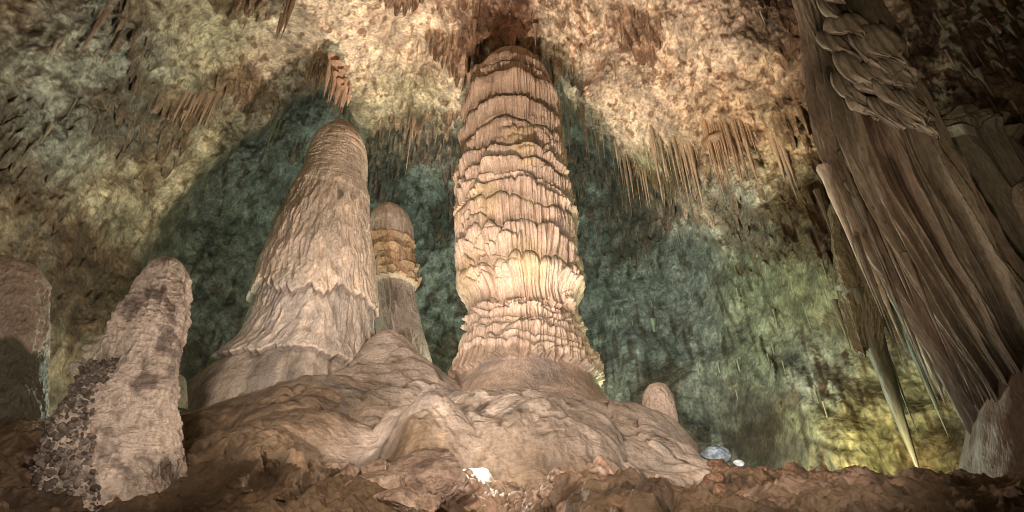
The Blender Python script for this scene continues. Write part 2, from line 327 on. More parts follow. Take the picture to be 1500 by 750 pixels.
sm = moundw * (.22 * led - .07 * cr1 - .035 * cr2 + .012 * fbm(fx*6, fy*6, 0, 3, 24))
# runnels over the mound
fz = fz + det - .22 * pit * (1 - ridge) + sm
fb = fbm(fx*.8, fy*1.1, 0, 5, 41, .6); fb2 = fbm(fx*3, fy*3, 0, 4, 43, .6)
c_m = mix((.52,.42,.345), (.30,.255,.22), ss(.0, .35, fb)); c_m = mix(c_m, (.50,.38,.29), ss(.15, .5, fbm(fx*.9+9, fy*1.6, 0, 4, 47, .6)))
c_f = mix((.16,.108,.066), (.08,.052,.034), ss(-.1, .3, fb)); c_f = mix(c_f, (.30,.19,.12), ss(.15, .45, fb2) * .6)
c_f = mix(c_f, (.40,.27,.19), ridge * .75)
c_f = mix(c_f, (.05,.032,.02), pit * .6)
mud_shade = ss(13.6, 11.6, fy + 1.2 * fb - .25 * (fx + 4)) * ss(-2.2, -3.8, fx + fb - .3*(fy-11)) + ss(3.3, 5.2, fx - .0 * fy + fb)  # paints the mound's shadowed lower left dark, along with real mud
wm = moundw * (1 - .96 * np.clip(mud_shade, 0, 1))
le = np.maximum(lobe_edges(fx, fy), np.maximum(cr1 * .75, cr2 * .5)); c_m = mix(c_m, (.09,.07,.055), le * .8); c_m = mix(c_m, (.20,.175,.16), ss(.05, .4, fbm(fx*1.6+3, fy*2.6, 0, 4, 49, .6)) * .6)  # lobe rims and creases darkened in colour where shade would fall
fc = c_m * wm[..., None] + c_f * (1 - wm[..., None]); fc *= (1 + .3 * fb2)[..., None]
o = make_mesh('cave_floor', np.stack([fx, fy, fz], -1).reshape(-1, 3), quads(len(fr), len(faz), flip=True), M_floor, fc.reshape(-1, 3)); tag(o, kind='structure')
def floor_at(x, y):
    a = math.atan2(x, y); r = math.hypot(x, y)
    return fz[min(np.searchsorted(fr, r), len(fr)-1), min(np.searchsorted(faz, a), len(faz)-1)]
# ------------------------------------------------------------------ dripstone columns
def zrow(py, D): return P3(750, py, D)[2]
class Revolve:
    """a column described by the photo rows of its outline, standing D metres ahead"""
    def __init__(s, rows, D, nth=900, nz=900, back=1.0, z_to=None):
        s.D = D; zz, cx, rr = [], [], []
        for py, xl, xr in rows:
            a = P3(xl, py, D); b = P3(xr, py, D); f1, f2 = math.atan(a[0]/D), math.atan(b[0]/D); zz.append(a[2]); cx.append(D * math.tan((f1+f2)/2)); rr.append(D / math.cos((f1+f2)/2) * math.sin((f2-f1)/2))
        o = np.argsort(zz); s.zz = np.array(zz)[o]; s.cx = np.array(cx)[o]; s.rr = np.array(rr)[o]
        s.z = np.linspace(s.zz[0], s.zz[-1], nz); s.th = np.linspace(0, 2*PI, nth, endpoint=False)
        k = max(3, nz // 45); ker = np.hanning(k); ker /= ker.sum()
        def sm(v): return np.convolve(np.pad(v, k//2, mode='edge'), ker, 'same')[k//2: k//2 + nz]
        s.c = sm(np.interp(s.z, s.zz, s.cx)); r = np.interp(s.z, s.zz, s.rr)
        rs = sm(r); top = ss(s.zz[-1] - .35, s.zz[-1], s.z); s.r = rs * (1 - top) + r * top
        s.TH, s.Z = np.meshgrid(s.th.astype(np.float32), s.z.astype(np.float32)); s.Rb = np.repeat(s.r[:, None], nth, 1)
        s.C = np.repeat(s.c[:, None], nth, 1)
        s.nx = np.cos(s.TH); s.ny = np.sin(s.TH)
        s.ax = s.nx * 1.0; s.disp = np.zeros_like(s.Z); s.X = s.C + s.Rb * s.nx; s.Y = D + s.Rb * s.ny; s.dz = np.zeros_like(s.Z)
    def zf(s, py):
        z0 = zrow(py, s.D); return zrow(py, s.D - .92 * float(np.interp(z0, s.z, s.r)))
    def flutes(s, per_m, amp, seed, zf=.35, sharp=1.0):
        rm = float(np.mean(s.r)); u = per_m * rm
        w = .25 * pn(s.nx*u*.25, s.ny*u*.25, s.Z*.8, seed+5)
        q = 1 - np.abs(pn(s.nx*u + w, s.ny*u, s.Z*zf, seed)) * 2.2
        return amp * (np.clip(q, -1, 1) ** 1)
    def tiers(s, bz, lobe_n, lobe_h, amp, seed, tilt=0.0, curve=.35):
        """stacked shelves: each one starts with a shoulder and hangs down, tapering in"""
        rr = np.random.RandomState(seed); k = len(bz); Bs = []
        for i in range(k):
            n = lobe_n[i] if hasattr(lobe_n, '__len__') else lobe_n
            NX = s.nx[0]; NY = s.ny[0]; ph = s.th / (2*PI) * n + rr.rand() + .6 * pn(NX*1.6, NY*1.6, i*3.3, seed) + .35 * pn(NX*5, NY*5, i*2.1, seed+4)
            fr_ = ph - np.floor(ph); arch = np.sqrt(np.clip(1 - (2*fr_-1)**2, 0, 1))
            lid = np.floor(ph); h = .5 + .5 * np.sin(lid * 12.9898 + i * 78.2)
            lh = lobe_h[i] if hasattr(lobe_h, '__len__') else lobe_h
            Bs.append((bz[i] + lh * (arch * .8 + h * .9 - .8) + lh * 1.2 * pn(NX*1.3, NY*1.3, i*1.7, seed+1) + .35 * lh * pn(NX*6, NY*6, i*2.7, seed+2) + tilt * NX, arch, h))
        out = np.zeros_like(s.Z); sv = np.full_like(s.Z, 1.0); shl = np.zeros_like(s.Z)
        for i in range(k):
            b, arch, h = Bs[i]; nb = (Bs[i+1][0] if i+1 < k else b - (bz[-2]-bz[-1] if k > 1 else 1))
            a = amp[i] if hasattr(amp, '__len__') else amp
            L = np.maximum(b - nb, .08); hi = int(np.searchsorted(s.z, b.max())) + 1
            lo = 0 if i == k-1 else max(0, int(np.searchsorted(s.z, min(nb.min(), Bs[i+1][0].min()))) - 1)
            zz = s.z[lo:hi, None]; t = (b - zz) / L; m = zz < b
            prof = np.sqrt(np.clip(t / .16, 0, 1)) * (1 - .78 * np.clip(t, 0, 1) ** .8)
            v = a * (.55 + .75 * h) * prof * (.45 + .55 * arch) * np.clip(1 + 1.3 * pn(s.nx[0]*2.2, s.ny[0]*2.2, i*5.1, seed+6), .25, 1.8)
            out[lo:hi] = np.where(m, v, out[lo:hi]); sv[lo:hi] = np.where(m, np.clip(t, 0, 1), sv[lo:hi])
            shl[lo:hi] = np.where(m, ss(.14, .0, t), shl[lo:hi])
        return out, sv, shl
    def fringe(s, zb, amp, jag, seed, freq=5, thick=.05):
        u = freq * float(np.mean(s.r))
        NX = s.nx[0]; NY = s.ny[0]; j = jag * (pn(NX*u, NY*u, 0, seed) + .6 * pn(NX*u*2.3, NY*u*2.3, 0, seed+1)) + jag * 1.2 * pn(NX*1.5, NY*1.5, 0, seed+2)
        return amp * ss(-thick, thick, s.Z - (zb + j)), j
    def build(s, name, mat, col, parent=None, zmin=None, flat=None, origin=None):
        R_ = np.maximum(s.Rb + s.disp, .005)
        x = s.C + R_ * s.nx; y = s.D + R_ * s.ny; z = s.Z + s.dz
        V = np.stack([x, y, z], -1); n = len(s.z); m = len(s.th)
        lo = 0
        if zmin is not None: lo = int(np.searchsorted(s.z, zmin))
        V = V[lo:].reshape(-1, 3); c = col[lo:].reshape(-1, 3); n -= lo
        q = quads(n, m, wrap=True)
        # close the top
        V = np.vstack([V, [V[-m:].mean(0) + (0, 0, .02)]]); c = np.vstack([c, c[-1:]])
        j = np.arange(m); capq = np.stack([(n-1)*m + j, (n-1)*m + (j+1) % m, np.full(m, n*m), np.full(m, n*m)], -1)
        me_q = np.vstack([q]); 
        o = make_mesh(name, V, me_q, mat, c, parent, origin if origin is not None else (float(s.c[lo]), s.D, float(s.z[lo])))
        import bmesh
        bm = bmesh.new(); bm.from_mesh(o.data); bm.verts.ensure_lookup_table(); tv = bm.verts[n*m]
        for a in range(m):
            f = bm.faces.new((bm.verts[(n-1)*m + a], bm.verts[(n-1)*m + (a+1) % m], tv)); f.smooth = True
        bm.to_mesh(o.data); bm.free()
        return o
# --- the great tiered column
rows = [(83,748,764),(86,738,772),(91,726,780),(98,713,788),(112,701,794),(140,689,806),(170,685,814),(210,684,819),(240,683,821),(260,679,824),(300,676,830),(340,676,837),(380,676,841),(400,677,843),(428,678,843),(438,690,838),(452,696,835),(470,694,842),(500,681,858),(530,666,873),(550,657,881),(580,642,898),(620,610,930)]
g = Revolve(rows, 16.0, 1100, 1150)
D = 16.0
bpy_ = [97,107,120,150,182,226,243,262,276,292,338,374,446,456,468,482,496,510]
bz = [g.zf(p) for p in bpy_]
lobn = [5,6,5,4,4,6,9,11,12,13,17,18,8,11,12,13,14,14]
lobh = [.15,.15,.2,.3,.3,.4,.22,.22,.2,.3,.4,.45,.2,.18,.18,.2,.2,.2]
amp = [.22,.2,.2,.26,.24,.28,.24,.24,.22,.22,.22,.24,.18,.15,.14,.15,.14,.14]
T, sv, shl = g.tiers(bz, lobn, lobh, amp, 4, tilt=-.12)
bz2 = list(np.arange(bz[-1], bz[0], .42))[::-1]
T2, sv2, shl2 = g.tiers(bz2, 15, .45, .11, 9)
m2 = ss(-.05, .2, pn(g.nx*1.2, g.ny*1.2, g.Z*.5, 15)) * ss(g.zf(150), g.zf(230), g.Z)
T = T + T2 * m2; shl = np.clip(shl + shl2 * m2, 0, 1)
inz = ss(g.zf(532), g.zf(526), g.Z) * ss(g.zf(85), g.zf(98), g.Z)
fl1 = g.flutes(5.0, .12, 31) ; fl2 = g.flutes(10, .07, 33, .5)
hang = ss(.02, .3, sv)
skirt = ss(g.zf(440), g.zf(446), g.Z)   # 0 below the hanging curtains
f1, j1 = g.fringe(g.zf(446), .26, .26, 51, 4)
f2, j2 = g.fringe(g.zf(527), .10, .12, 55, 6)
inj = ss(-.05, .05, g.Z - (g.zf(527) + j2))
g.disp = (T + (fl1 * (.45 + .55 * skirt) + fl2) * (.35 + .65 * hang)) * inj * inz + f1 * .8 + f2 - .30 + .05 * fbm(g.nx*2, g.ny*2, g.Z*1.5, 4, 61) * (1 + (1 - inj))
g.disp += (1 - inj) * .04 * fbm(g.nx*3, g.ny*3, g.Z*.8, 4, 63, .55, True)
g.disp *= ss(g.zz[-1], g.zz[-1] - 2.8, g.Z) * .75 + .25
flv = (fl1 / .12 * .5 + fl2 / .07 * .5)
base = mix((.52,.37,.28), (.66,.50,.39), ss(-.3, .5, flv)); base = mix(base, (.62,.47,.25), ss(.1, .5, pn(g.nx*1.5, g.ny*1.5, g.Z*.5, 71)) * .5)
base = mix(base, (.22,.12,.075), ss(.2, -.6, flv) * .85)  # flute grooves painted dark so they read as shaded
base = mix(base, (.17,.15,.07), shl * .85)  # yellow-green shoulders, darkened as painted shadow lines
base = mix(base, (.25,.17,.11), ss(.6, 1, sv) * .6)  # feet of the curtains coloured darker, as if shadowed by the next ledge
low = mix((.42,.31,.24), (.27,.215,.18), ss(-.05, .35, fbm(g.nx*2.2, g.ny*2.2, g.Z*.6, 4, 73)))
base = mix(low, base, inj)
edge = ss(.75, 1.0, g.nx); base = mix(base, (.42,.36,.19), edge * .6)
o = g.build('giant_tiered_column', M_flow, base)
tag(o, 'giant pink-cream stalagmite column ringed with many fluted tiers, nearly touching the ceiling', 'stalagmite')
# --- the tall smooth stalagmite
rows = [(183,497,514),(186,487,521),(193,477,526),(205,467,529),(230,457,532),(265,445,532),(300,427,534),(350,404,538),(400,382,543),(430,374,546),(460,364,549),(500,347,551),(520,333,552),(540,310,556),(555,292,560),(570,272,566),(600,238,580),(650,200,600)]
D = 15.0; g = Revolve(rows, D, 1000, 1000)
f1, j1 = g.fringe(g.zf(418), .12, .38, 11, 3.2); 
side = ss(-.1, .35, g.nx * .9 + .35)  # the middle apron reaches the right-hand side only
f2, j2 = g.fringe(g.zf(516), .17, .17, 15, 4.2)
f3, j3 = g.fringe(g.zf(268), .05, .1, 19, 2, .1)
fl1 = g.flutes(2.4, .05, 21, .7); fl2 = g.flutes(6.5, .03, 23, 1.3)
bark = fbm(g.nx*7, g.ny*7, g.Z*1.6, 4, 25, .6, True); ring = fbm(g.nx*1.2, g.ny*1.2, g.Z*5, 3, 27, .5, True)
up_ = ss(g.zf(300), g.zf(230), g.Z); lowm = ss(-.03, .03, g.Z - (g.zf(516) + j2)); rough_ = ss(g.zf(300), g.zf(350), g.Z)
g.disp = f1*1.5 + f2*1.2 + f3 - .30 + (1-lowm)*.10*g.flutes(3.5, 1, 37, .3) + (1-up_) * (fl1*.9 + fl2*1.5 + .055*bark) * (.25 + .75*lowm) + up_ * (.04*ring + .015*bark) + .08 * fbm(g.nx*1.5, g.ny*1.5, g.Z*.6, 3, 29)
g.disp *= ss(g.zf(183), g.zf(200), g.Z) * .9 + .1
c = mix((.56,.42,.32), (.68,.53,.41), ss(-.2, .5, bark)); st = fbm(g.nx*4.5, g.ny*4.5, g.Z*.35, 4, 31, .55)
c = mix(c, (.35,.30,.26), ss(.0, .4, st + .25 * ss(g.zf(300), g.zf(480), g.Z) * 0 + .15) * (.35 + .4 * ss(g.zf(400), g.zf(430), g.Z)))
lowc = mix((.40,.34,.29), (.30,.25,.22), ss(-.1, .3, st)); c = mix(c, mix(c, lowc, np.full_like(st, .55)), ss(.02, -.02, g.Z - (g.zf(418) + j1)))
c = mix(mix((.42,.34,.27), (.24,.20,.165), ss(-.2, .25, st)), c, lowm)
u1 = g.Z - (g.zf(418) + j1); u2 = g.Z - (g.zf(516) + j2); c = mix(c, (.12,.09,.07), .7 * np.maximum(ss(-.22, -.02, u1) * ss(.03, -.01, u1), ss(-.22, -.02, u2) * ss(.03, -.01, u2)))  # dark painted bands imitate the shadow under each fringe
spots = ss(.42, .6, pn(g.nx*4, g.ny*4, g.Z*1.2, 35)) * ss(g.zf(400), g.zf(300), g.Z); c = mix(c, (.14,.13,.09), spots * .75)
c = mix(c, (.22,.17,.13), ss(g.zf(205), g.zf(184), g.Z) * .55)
c = mix(c, (.27,.34,.22), ss(-.25, -.85, g.nx - .3*g.ny) * .85)  # left flank coloured green for the recess light falling on it
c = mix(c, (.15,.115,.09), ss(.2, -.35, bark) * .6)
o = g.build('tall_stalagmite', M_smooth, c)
tag(o, 'tall tapering grey-pink stalagmite with drip fringes low down and a stalactite just above its tip', 'stalagmite')
# --- the stalagmite behind it
rows = [(303,562,580),(307,552,590),(315,545,598),(330,540,603),(350,539,604),(365,541,602),(372,538,604),(395,542,604),(405,543,606),(440,545,612),(480,548,620),(520,550,632),(590,540,650)]
D = 18.5; g = Revolve(rows, D, 500, 600)
T, sv, shl = g.tiers([g.zf(p) for p in (340,350,362,372,382,392,402)], 6, .15, .18, 8)
inz = ss(g.zf(408), g.zf(402), g.Z) * ss(g.zf(335), g.zf(342), g.Z)
bark = fbm(g.nx*5, g.ny*5, g.Z*1.6, 4, 45, .6, True)
g.disp = T * inz + g.flutes(4, .04, 41) + .05 * bark - .1 + .1 * ss(g.zf(408), g.zf(402), g.Z) * 1
g.disp *= ss(g.zf(302), g.zf(318), g.Z) * .9 + .1
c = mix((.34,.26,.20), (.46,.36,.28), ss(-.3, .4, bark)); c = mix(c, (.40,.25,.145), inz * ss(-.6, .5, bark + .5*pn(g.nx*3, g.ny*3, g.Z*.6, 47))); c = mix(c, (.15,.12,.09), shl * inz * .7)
c = mix(c, (.19,.15,.13), ss(g.zf(402), g.zf(425), g.Z + .5*pn(g.nx*5, g.ny*5, 0*g.Z, 49)) * .8)
o = g.build('banded_stalagmite', M_smooth, c); tag(o, 'brown stalagmite with an orange tiered band, standing behind the tall smooth stalagmite', 'stalagmite')
# --- leaning-looking stalagmite in the left foreground
rows = [(381,238,262),(384,228,269),(390,217,274),(402,208,276),(425,195,276),(450,182,275),(480,167,272),(505,160,268),(530,146,265),(560,124,263),(590,100,262),(620,78,262),(650,62,264),(690,50,268),(750,36,290),(810,20,310)]
D = 8.0; g = Revolve(rows, D, 900, 900)
bark = fbm(g.nx*3, g.ny*3, g.Z*2.2, 5, 55, .6, True); rip = fbm(g.nx*3 + g.Z*1.0, g.ny*3, g.Z*9, 4, 57, .55, True)
crust = ss(-.1, .25, -g.nx*.9 + .15 - .2*(g.Z - g.zf(560)) + .5*pn(g.nx*1.5, g.ny*1.5, g.Z*.8, 58)) * ss(g.zf(500), g.zf(555), g.Z)
crust2 = np.clip(crust + .6 * ss(g.zf(520), g.zf(570), g.Z) * ss(.0, .35, pn(g.nx*1.5, g.ny*1.5, g.Z*.8, 60)), 0, 1)
g.disp = (.05*rip + .05*bark) * (1 - crust2) + crust2 * (.12 * (fbm(g.nx*4.5, g.ny*4.5, g.Z*5, 4, 59, .7, True) - .2)) - .05 + .12*pn(g.nx*1.5, g.ny*1.5, g.Z*.9, 61) + .05*np.abs(pn(g.nx*4, g.ny*4, g.Z*3, 62)) + .04 * fbm(g.nx*2, g.ny*2, g.Z*3, 3, 64, .5)
g.disp *= ss(g.zf(381), g.zf(395), g.Z) * .9 + .1
c = mix((.38,.285,.22), (.66,.53,.43), ss(-.3, .4, rip)); c = mix(c, (.70,.58,.48), ss(g.zf(420), g.zf(395), g.Z) * .6); c = mix(c, (.15,.11,.09), ss(-.05, .3, fbm(g.nx*1.5, g.ny*1.5, g.Z*2.2, 4, 63, .6)) * .8)
c = mix(c, (.10,.07,.055), crust2 * .95 * ss(.3, -.2, fbm(g.nx*4.5, g.ny*4.5, g.Z*5, 4, 59, .7, True)))
c = mix(c, (.34,.28,.23), crust2 * .5 * ss(.3, .6, fbm(g.nx*4.5, g.ny*4.5, g.Z*5, 4, 59, .7, True)))
root = empty('crusted_stalagmite', (float(g.c[0]), D, float(g.z[0])))
tag(root, 'knobbly stalagmite in the left foreground, its foot crusted with grey cave popcorn', 'stalagmite')
g.build('shaft', M_smooth, c, root)
import bmesh
def ico(sub):
    bm = bmesh.new(); bmesh.ops.create_icosphere(bm, subdivisions=sub, radius=1)
    v = np.array([q.co[:] for q in bm.verts]); f = np.array([[w.index for w in q.verts] for q in bm.faces]); bm.free(); return v, f
IV, IF = ico(2); IV3, IF3 = ico(3); IV5, IF5 = ico(5)
def blobs(name, centres, radii, mat, c0, c1, parent=None, seed=0, sub=2):
    rr = np.random.RandomState(seed); vs, fs, cs = [], [], []; iv, jf = (IV, IF) if sub == 2 else (IV3, IF3); n = 0
    for p, r in zip(centres, radii):
        sc = r * rr.uniform(.7, 1.3, 3); v = iv * sc
        v = v * (1 + .35 * pn(v[:, 0]/r*1.3 + p[0]*9, v[:, 1]/r*1.3 + p[1]*9, v[:, 2]/r*1.3, seed))[:, None] + p
        vs.append(v); fs.append(jf + n); n += len(iv); t = rr.rand(); cs.append(np.repeat([np.array(c0)*(1-t) + np.array(c1)*t], len(iv), 0))
    return make_mesh(name, np.vstack(vs), np.vstack(fs), mat, np.vstack(cs), parent, tuple(parent.location) if parent is not None else tuple(np.mean(centres, 0)))
cs, rs = [], []
for i in range(5200):
    iz = rng.randint(0, 520); it = rng.randint(0, 900)
    if crust[iz, it] < .5 or rng.rand() > .9: continue
    if g.ny[iz, it] > .35: continue
    R_ = g.Rb[iz, it] + g.disp[iz, it]; cs.append((g.C[iz, it] + R_*g.nx[iz, it], D + R_*g.ny[iz, it], g.Z[iz, it])); rs.append(rng.uniform(.012, .036) * (1 + (rng.rand() < .1)))
    if rng.rand() < .5:
        q = np.array(cs[-1]); cs.append(tuple(q + np.array([g.nx[iz, it], g.ny[iz, it], .3]) * rs[-1] * 1.2)); rs.append(rs[-1] * .7)
blobs('popcorn_crust', cs, rs, M_pop, (.24,.19,.155), (.075,.055,.042), root, 3)
for px, py, r in [(98,536,.08),(122,512,.13),(134,502,.11),(150,478,.08),(168,448,.06),(184,424,.06),(196,418,.05),(128,530,.10),(210,402,.05)]:
    p = P3(px + 14, py, D + .05)
    k = blobs('knob', [p, p + (.02, -.02, -r*.8)], [r, r*.9], M_pop, (.50,.42,.33), (.42,.36,.28), root, int(px), 3)
# --- cut-off rock column at the left edge
rows = [(384,0,46),(388,-25,62),(396,-45,74),(410,-60,82),(450,-65,83),(500,-68,80),(540,-70,76),(600,-80,78),(680,-95,90)]
D = 10.5; g = Revolve(rows, D, 400, 400)
bark = fbm(g.nx*2.2, g.ny*2.2, g.Z*1.2, 5, 65, .6, True); f1, j1 = g.fringe(g.zf(500), .14, .2, 67, 1.2, .08)
g.disp = .10*fbm(g.nx*1.8, g.ny*1.8, g.Z*1.2, 4, 66, .5) - .04 + .05*fbm(g.nx*6, g.ny*6, g.Z*6, 3, 69)
g.disp *= ss(g.zf(376), g.zf(390), g.Z) * .9 + .1
c = mix((.17,.125,.09), (.34,.26,.20), ss(-.2, .5, bark)); c = mix((.08,.07,.045), c, ss(-.1, .1, g.Z - g.zf(500) - j1))
o = g.build('blunt_stalagmite', M_smooth, c); tag(o, 'blunt brown rock stump cut off by the left edge of the photo', 'stalagmite')
# --- small ones
def small(rows, D, name, label, c0, c1, seed, bottom_dark=False):
    g = Revolve(rows, D, 160, 160); b = fbm(g.nx*3, g.ny*3, g.Z*5, 4, seed, .6, True)
    g.disp = .03 * b; z1, z2 = g.zz[-1], g.zz[-2]; g.disp *= .1 + .9 * ss(z1, z2, g.Z)
    c = mix(c0, c1, ss(-.3, .4, b)); o = g.build(name, M_smooth, c); return tag(o, label, 'stalagmite')
small([(562,956,970),(565,950,975),(572,945,980),(582,942,985),(592,941,988),(600,940,990),(625,938,994)], 13.9, 'small_stalagmite', 'small pale bullet-shaped stalagmite on the right shoulder of the mound', (.46,.33,.26), (.62,.48,.39), 5)
small([(549,258,266),(553,256,270),(560,255,272),(575,254,273),(600,252,275)], 11.5, 'tiny_stalagmite', 'tiny green-lit stub just right of the foreground crusted stalagmite', (.36,.36,.24), (.46,.45,.32), 6)
def stal_mesh(L, r, seed, c0, c1, mat=M_stal, name='stalactite', nth=14, nz=34, split=False):
    s = np.linspace(0, 1, nz)[:, None]; t = np.linspace(0, 2*PI, nth, endpoint=False)[None, :]
    prof = r * ((1 - s) ** 1.15) + .05 * r * (1 - s ** 8); prof = prof * (1 + .25 * pn(s*5, 0*s, 0*s, seed)) + r * 1.0 * np.clip(.12 - s, 0, 1) * 3
    rad = prof * (1 + .10 * pn(s*L*4, 0*s, 0*s, seed+2) + .30 * pn(np.cos(t)*1.8, np.sin(t)*1.8, s*1.2*L, seed) + .1 * np.cos(3*t + seed))
    bx = .35 * r * pn(s*2, 0*s, 0*s+3, seed+7) * s; 
    x = rad*np.cos(t) + bx; y = rad*np.sin(t) + bx*.5; z = -s*L + 0*t
    V = np.stack([x, y, z], -1).reshape(-1, 3); c = mix(c0, c1, np.clip(np.repeat(s, nth, 1).ravel() + .25*pn(V[:, 0]*20, V[:, 1]*20, V[:, 2]*2, seed), 0, 1))
    return V, quads(nz, nth, wrap=True, flip=True), c
# ------------------------------------------------------------------ right-hand drapery group
def col_drape(g, seed, tint=(.30,.235,.165), dk=(.10,.07,.05)):
    f = g.flutes(1.7, 1, seed, .12); f_ = g.flutes(5, 1, seed+3, .3); return f, f_
rows = [(-120,1120,1215),(-40,1155,1262),(60,1178,1312),(140,1190,1352),(200,1206,1385),(240,1216,1402),(300,1240,1432),(350,1262,1460),(400,1292,1490),(450,1325,1515),(480,1345,1530),(520,1375,1550),(560,1400,1580),(640,1440,1640),(760,1480,1700)]
D = 8.6; g = Revolve(rows, D, 1000, 900)
A1 = g.flutes(3.4, 1, 71, .13); A2 = g.flutes(7.5, 1, 73, .26); A3 = g.flutes(15, 1, 75, .5); br = fbm(g.nx*4, g.ny*4, g.Z*2.2, 4, 77, .6, True)
zt = g.Z + .25*pn(g.nx*2, g.ny*2, g.Z, 79); scal = ss(.1, .35, pn(g.nx*2.2, g.ny*2.2, 0, 81) + .1)
T, sv, shl = g.tiers(list(np.arange(2.5, 9.2, .22))[::-1], 22, .12, .10, 13)
g.disp = .16*A1 + .11*A2 + .045*A3 + .12*pn(g.nx*2, g.ny*2, g.Z*.5, 88) + 0*T + .02*br - .1
# sharp blade at the left edge
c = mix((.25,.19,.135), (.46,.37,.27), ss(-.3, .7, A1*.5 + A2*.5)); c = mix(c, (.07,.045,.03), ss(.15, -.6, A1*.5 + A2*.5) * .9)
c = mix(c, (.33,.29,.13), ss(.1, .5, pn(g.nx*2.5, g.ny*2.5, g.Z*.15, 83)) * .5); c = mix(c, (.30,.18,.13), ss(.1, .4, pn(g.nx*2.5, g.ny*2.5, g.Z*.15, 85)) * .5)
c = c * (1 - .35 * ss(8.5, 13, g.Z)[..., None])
root = empty('drapery_column', (float(g.c[0]), D, float(g.z[0])))
tag(root, 'huge dark fluted drapery column sweeping down the right side, with feathered plates near its top', 'drapery')
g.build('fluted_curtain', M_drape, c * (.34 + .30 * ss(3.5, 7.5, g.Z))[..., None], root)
gd = g
def plate(px, py, D, w, h, turn, parent, seed):
    n, m = 26, 22; u = np.linspace(-1, 1, m)[None, :]; v = np.linspace(0, 1, n)[:, None]
    wid = w * (.55 + .45 * np.sin(PI * np.clip(v * .75 + .1, 0, 1))) * (1 - .9 * np.clip((v - .72) / .28, 0, 1) ** 1.6)
    xx = u * wid + .18 * w * v; tip = .30 * h * pn(u*3.2 + seed*1.7, 0*v, 0*v, 2) * v ** 2
    yy = -.30 * w * (1 - u * u) * (.3 + v) - .10 * h * v ** 2 + .02 * pn(u*9, v*3, 0*u*v, seed) + 0 * xx
    zz = -h * v * (1 - .22 * u ** 2) + tip + 0 * u
    yy = yy + .03 * np.sin(u * 13 + v * 3 + seed) * (.3 + v)
    c_, s_ = math.cos(turn), math.sin(turn); X_ = xx * c_ - yy * s_ ; Y_ = xx * s_ + yy * c_
    for D in np.arange(6.0, 8.7, .02):
        o = P3(px, py, D); zi = min(np.searchsorted(gd.z, o[2] - .8 * h), len(gd.z)-1)
        if (o[0] - gd.c[zi]) ** 2 + (D - gd.D) ** 2 < (gd.r[zi] + .12) ** 2: break
    F_ = np.stack([X_ + o[0], Y_ + o[1], zz + o[2]], -1).reshape(-1, 3)
    B_ = F_ + np.array([.0, .05, .0]); V = np.vstack([F_, B_]); q = quads(n, m); k = n * m
    rim = []
    idx = np.arange(k).reshape(n, m); loop = list(idx[0]) + list(idx[1:, -1]) + list(idx[-1, -2::-1]) + list(idx[-2:0:-1, 0])
    for a, b in zip(loop, loop[1:] + loop[:1]): rim.append([b, a, a + k, b + k])
    Q_ = np.vstack([q, q[:, ::-1] + k, rim]); t = np.repeat(v, m, 1).ravel(); f = .5 + .5 * pn(np.repeat(u, n, 0).ravel()*5, t*1.0, 0*t, seed)
    c = mix((.34,.27,.20), (.48,.40,.31), f); c = mix(c, (.08,.06,.04), ss(.3, 0, t) * .8)
    return make_mesh('feathered_plate', V, Q_, M_drape, np.vstack([c, c * .6]), parent, tuple(parent.location))
pl = [(1215,20,.50,1.1),(1240,45,.45,1.0),(1225,70,.42,.9),(1262,75,.42,.95),(1250,100,.42,.9),(1285,110,.42,.9),(1272,130,.40,.85),(1300,140,.40,.85),(1318,120,.36,.8),(1290,165,.36,.75),(1325,155,.34,.7),(1240,130,.34,.8),(1262,160,.34,.8),(1280,60,.4,.9),(1205,-20,.5,1.1),(1300,80,.38,.85),(1335,175,.30,.6)]
for i, (px, py, w, h) in enumerate(pl):
    plate(px - 8, py - 22, 7.75 - .1 + .35 * ((px - 1210) / 130) * .6 + random.uniform(-.1, .1), w * random.uniform(.6, 1.25), h * random.uniform(.8, 1.6), random.uniform(-.5, .3), root, i)
for i in range(16):
    px = random.uniform(1195, 1330); py = 150 + (px - 1195) * .9 + random.uniform(0, 160); 
    for D in np.arange(5.6, 8.7, .02):
        o = P3(px, py, D); zi = min(np.searchsorted(gd.z, o[2] - .4), len(gd.z)-1)
        if (o[0] - gd.c[zi]) ** 2 + (D - gd.D) ** 2 < (gd.r[zi] + .04) ** 2: break
    L = random.uniform(1.0, 3.2); V_, q_, c_ = stal_mesh(L, random.uniform(.03, .06), i, (.20,.15,.105), (.36,.28,.2), nth=10)
    make_mesh('rib', V_ + o, q_, M_drape, c_ * .7, root, tuple(root.location))
rows = [(300,1215,1290),(360,1222,1292),(400,1230,1292),(430,1238,1290),(460,1246,1288),(490,1256,1284),(512,1266,1280)]
D = 11.6; g = Revolve(rows, D, 400, 300); g.disp = .14 * g.flutes(2.6, 1, 121, .2) + .08 * fbm(g.nx*3, g.ny*3, g.Z*2, 4, 123, .6, True)
b = fbm(g.nx*3, g.ny*3, g.Z*1.2, 4, 125, .6, True); g.dz = -.25 * np.clip(pn(g.nx*5, g.ny*5, 0*g.Z, 9), 0, 1) * ss(zrow(470, D), zrow(505, D), g.Z)
o = g.build('hanging_rock', M_drape, mix((.07,.055,.032), (.19,.15,.085), ss(-.2, .5, b))); tag(o, 'brown fluted rock pendant hanging over the root of the long spear-shaped stalactite', 'flowstone')
rows = [(172,1380,1400),(178,1355,1425),(190,1340,1450),(205,1332,1468),(215,1340,1475),(240,1352,1490),(300,1375,1530),(360,1405,1560),(420,1435,1590),(480,1460,1620),(600,1490,1700)]
D = 9.7; g = Revolve(rows, D, 700, 600)
A1 = g.flutes(2.2, 1, 91, .08); A2 = g.flutes(5, 1, 93, .3); T, sv, shl = g.tiers([zrow(p, D) for p in (180,190,200,212,224)], 7, .15, .22, 23)
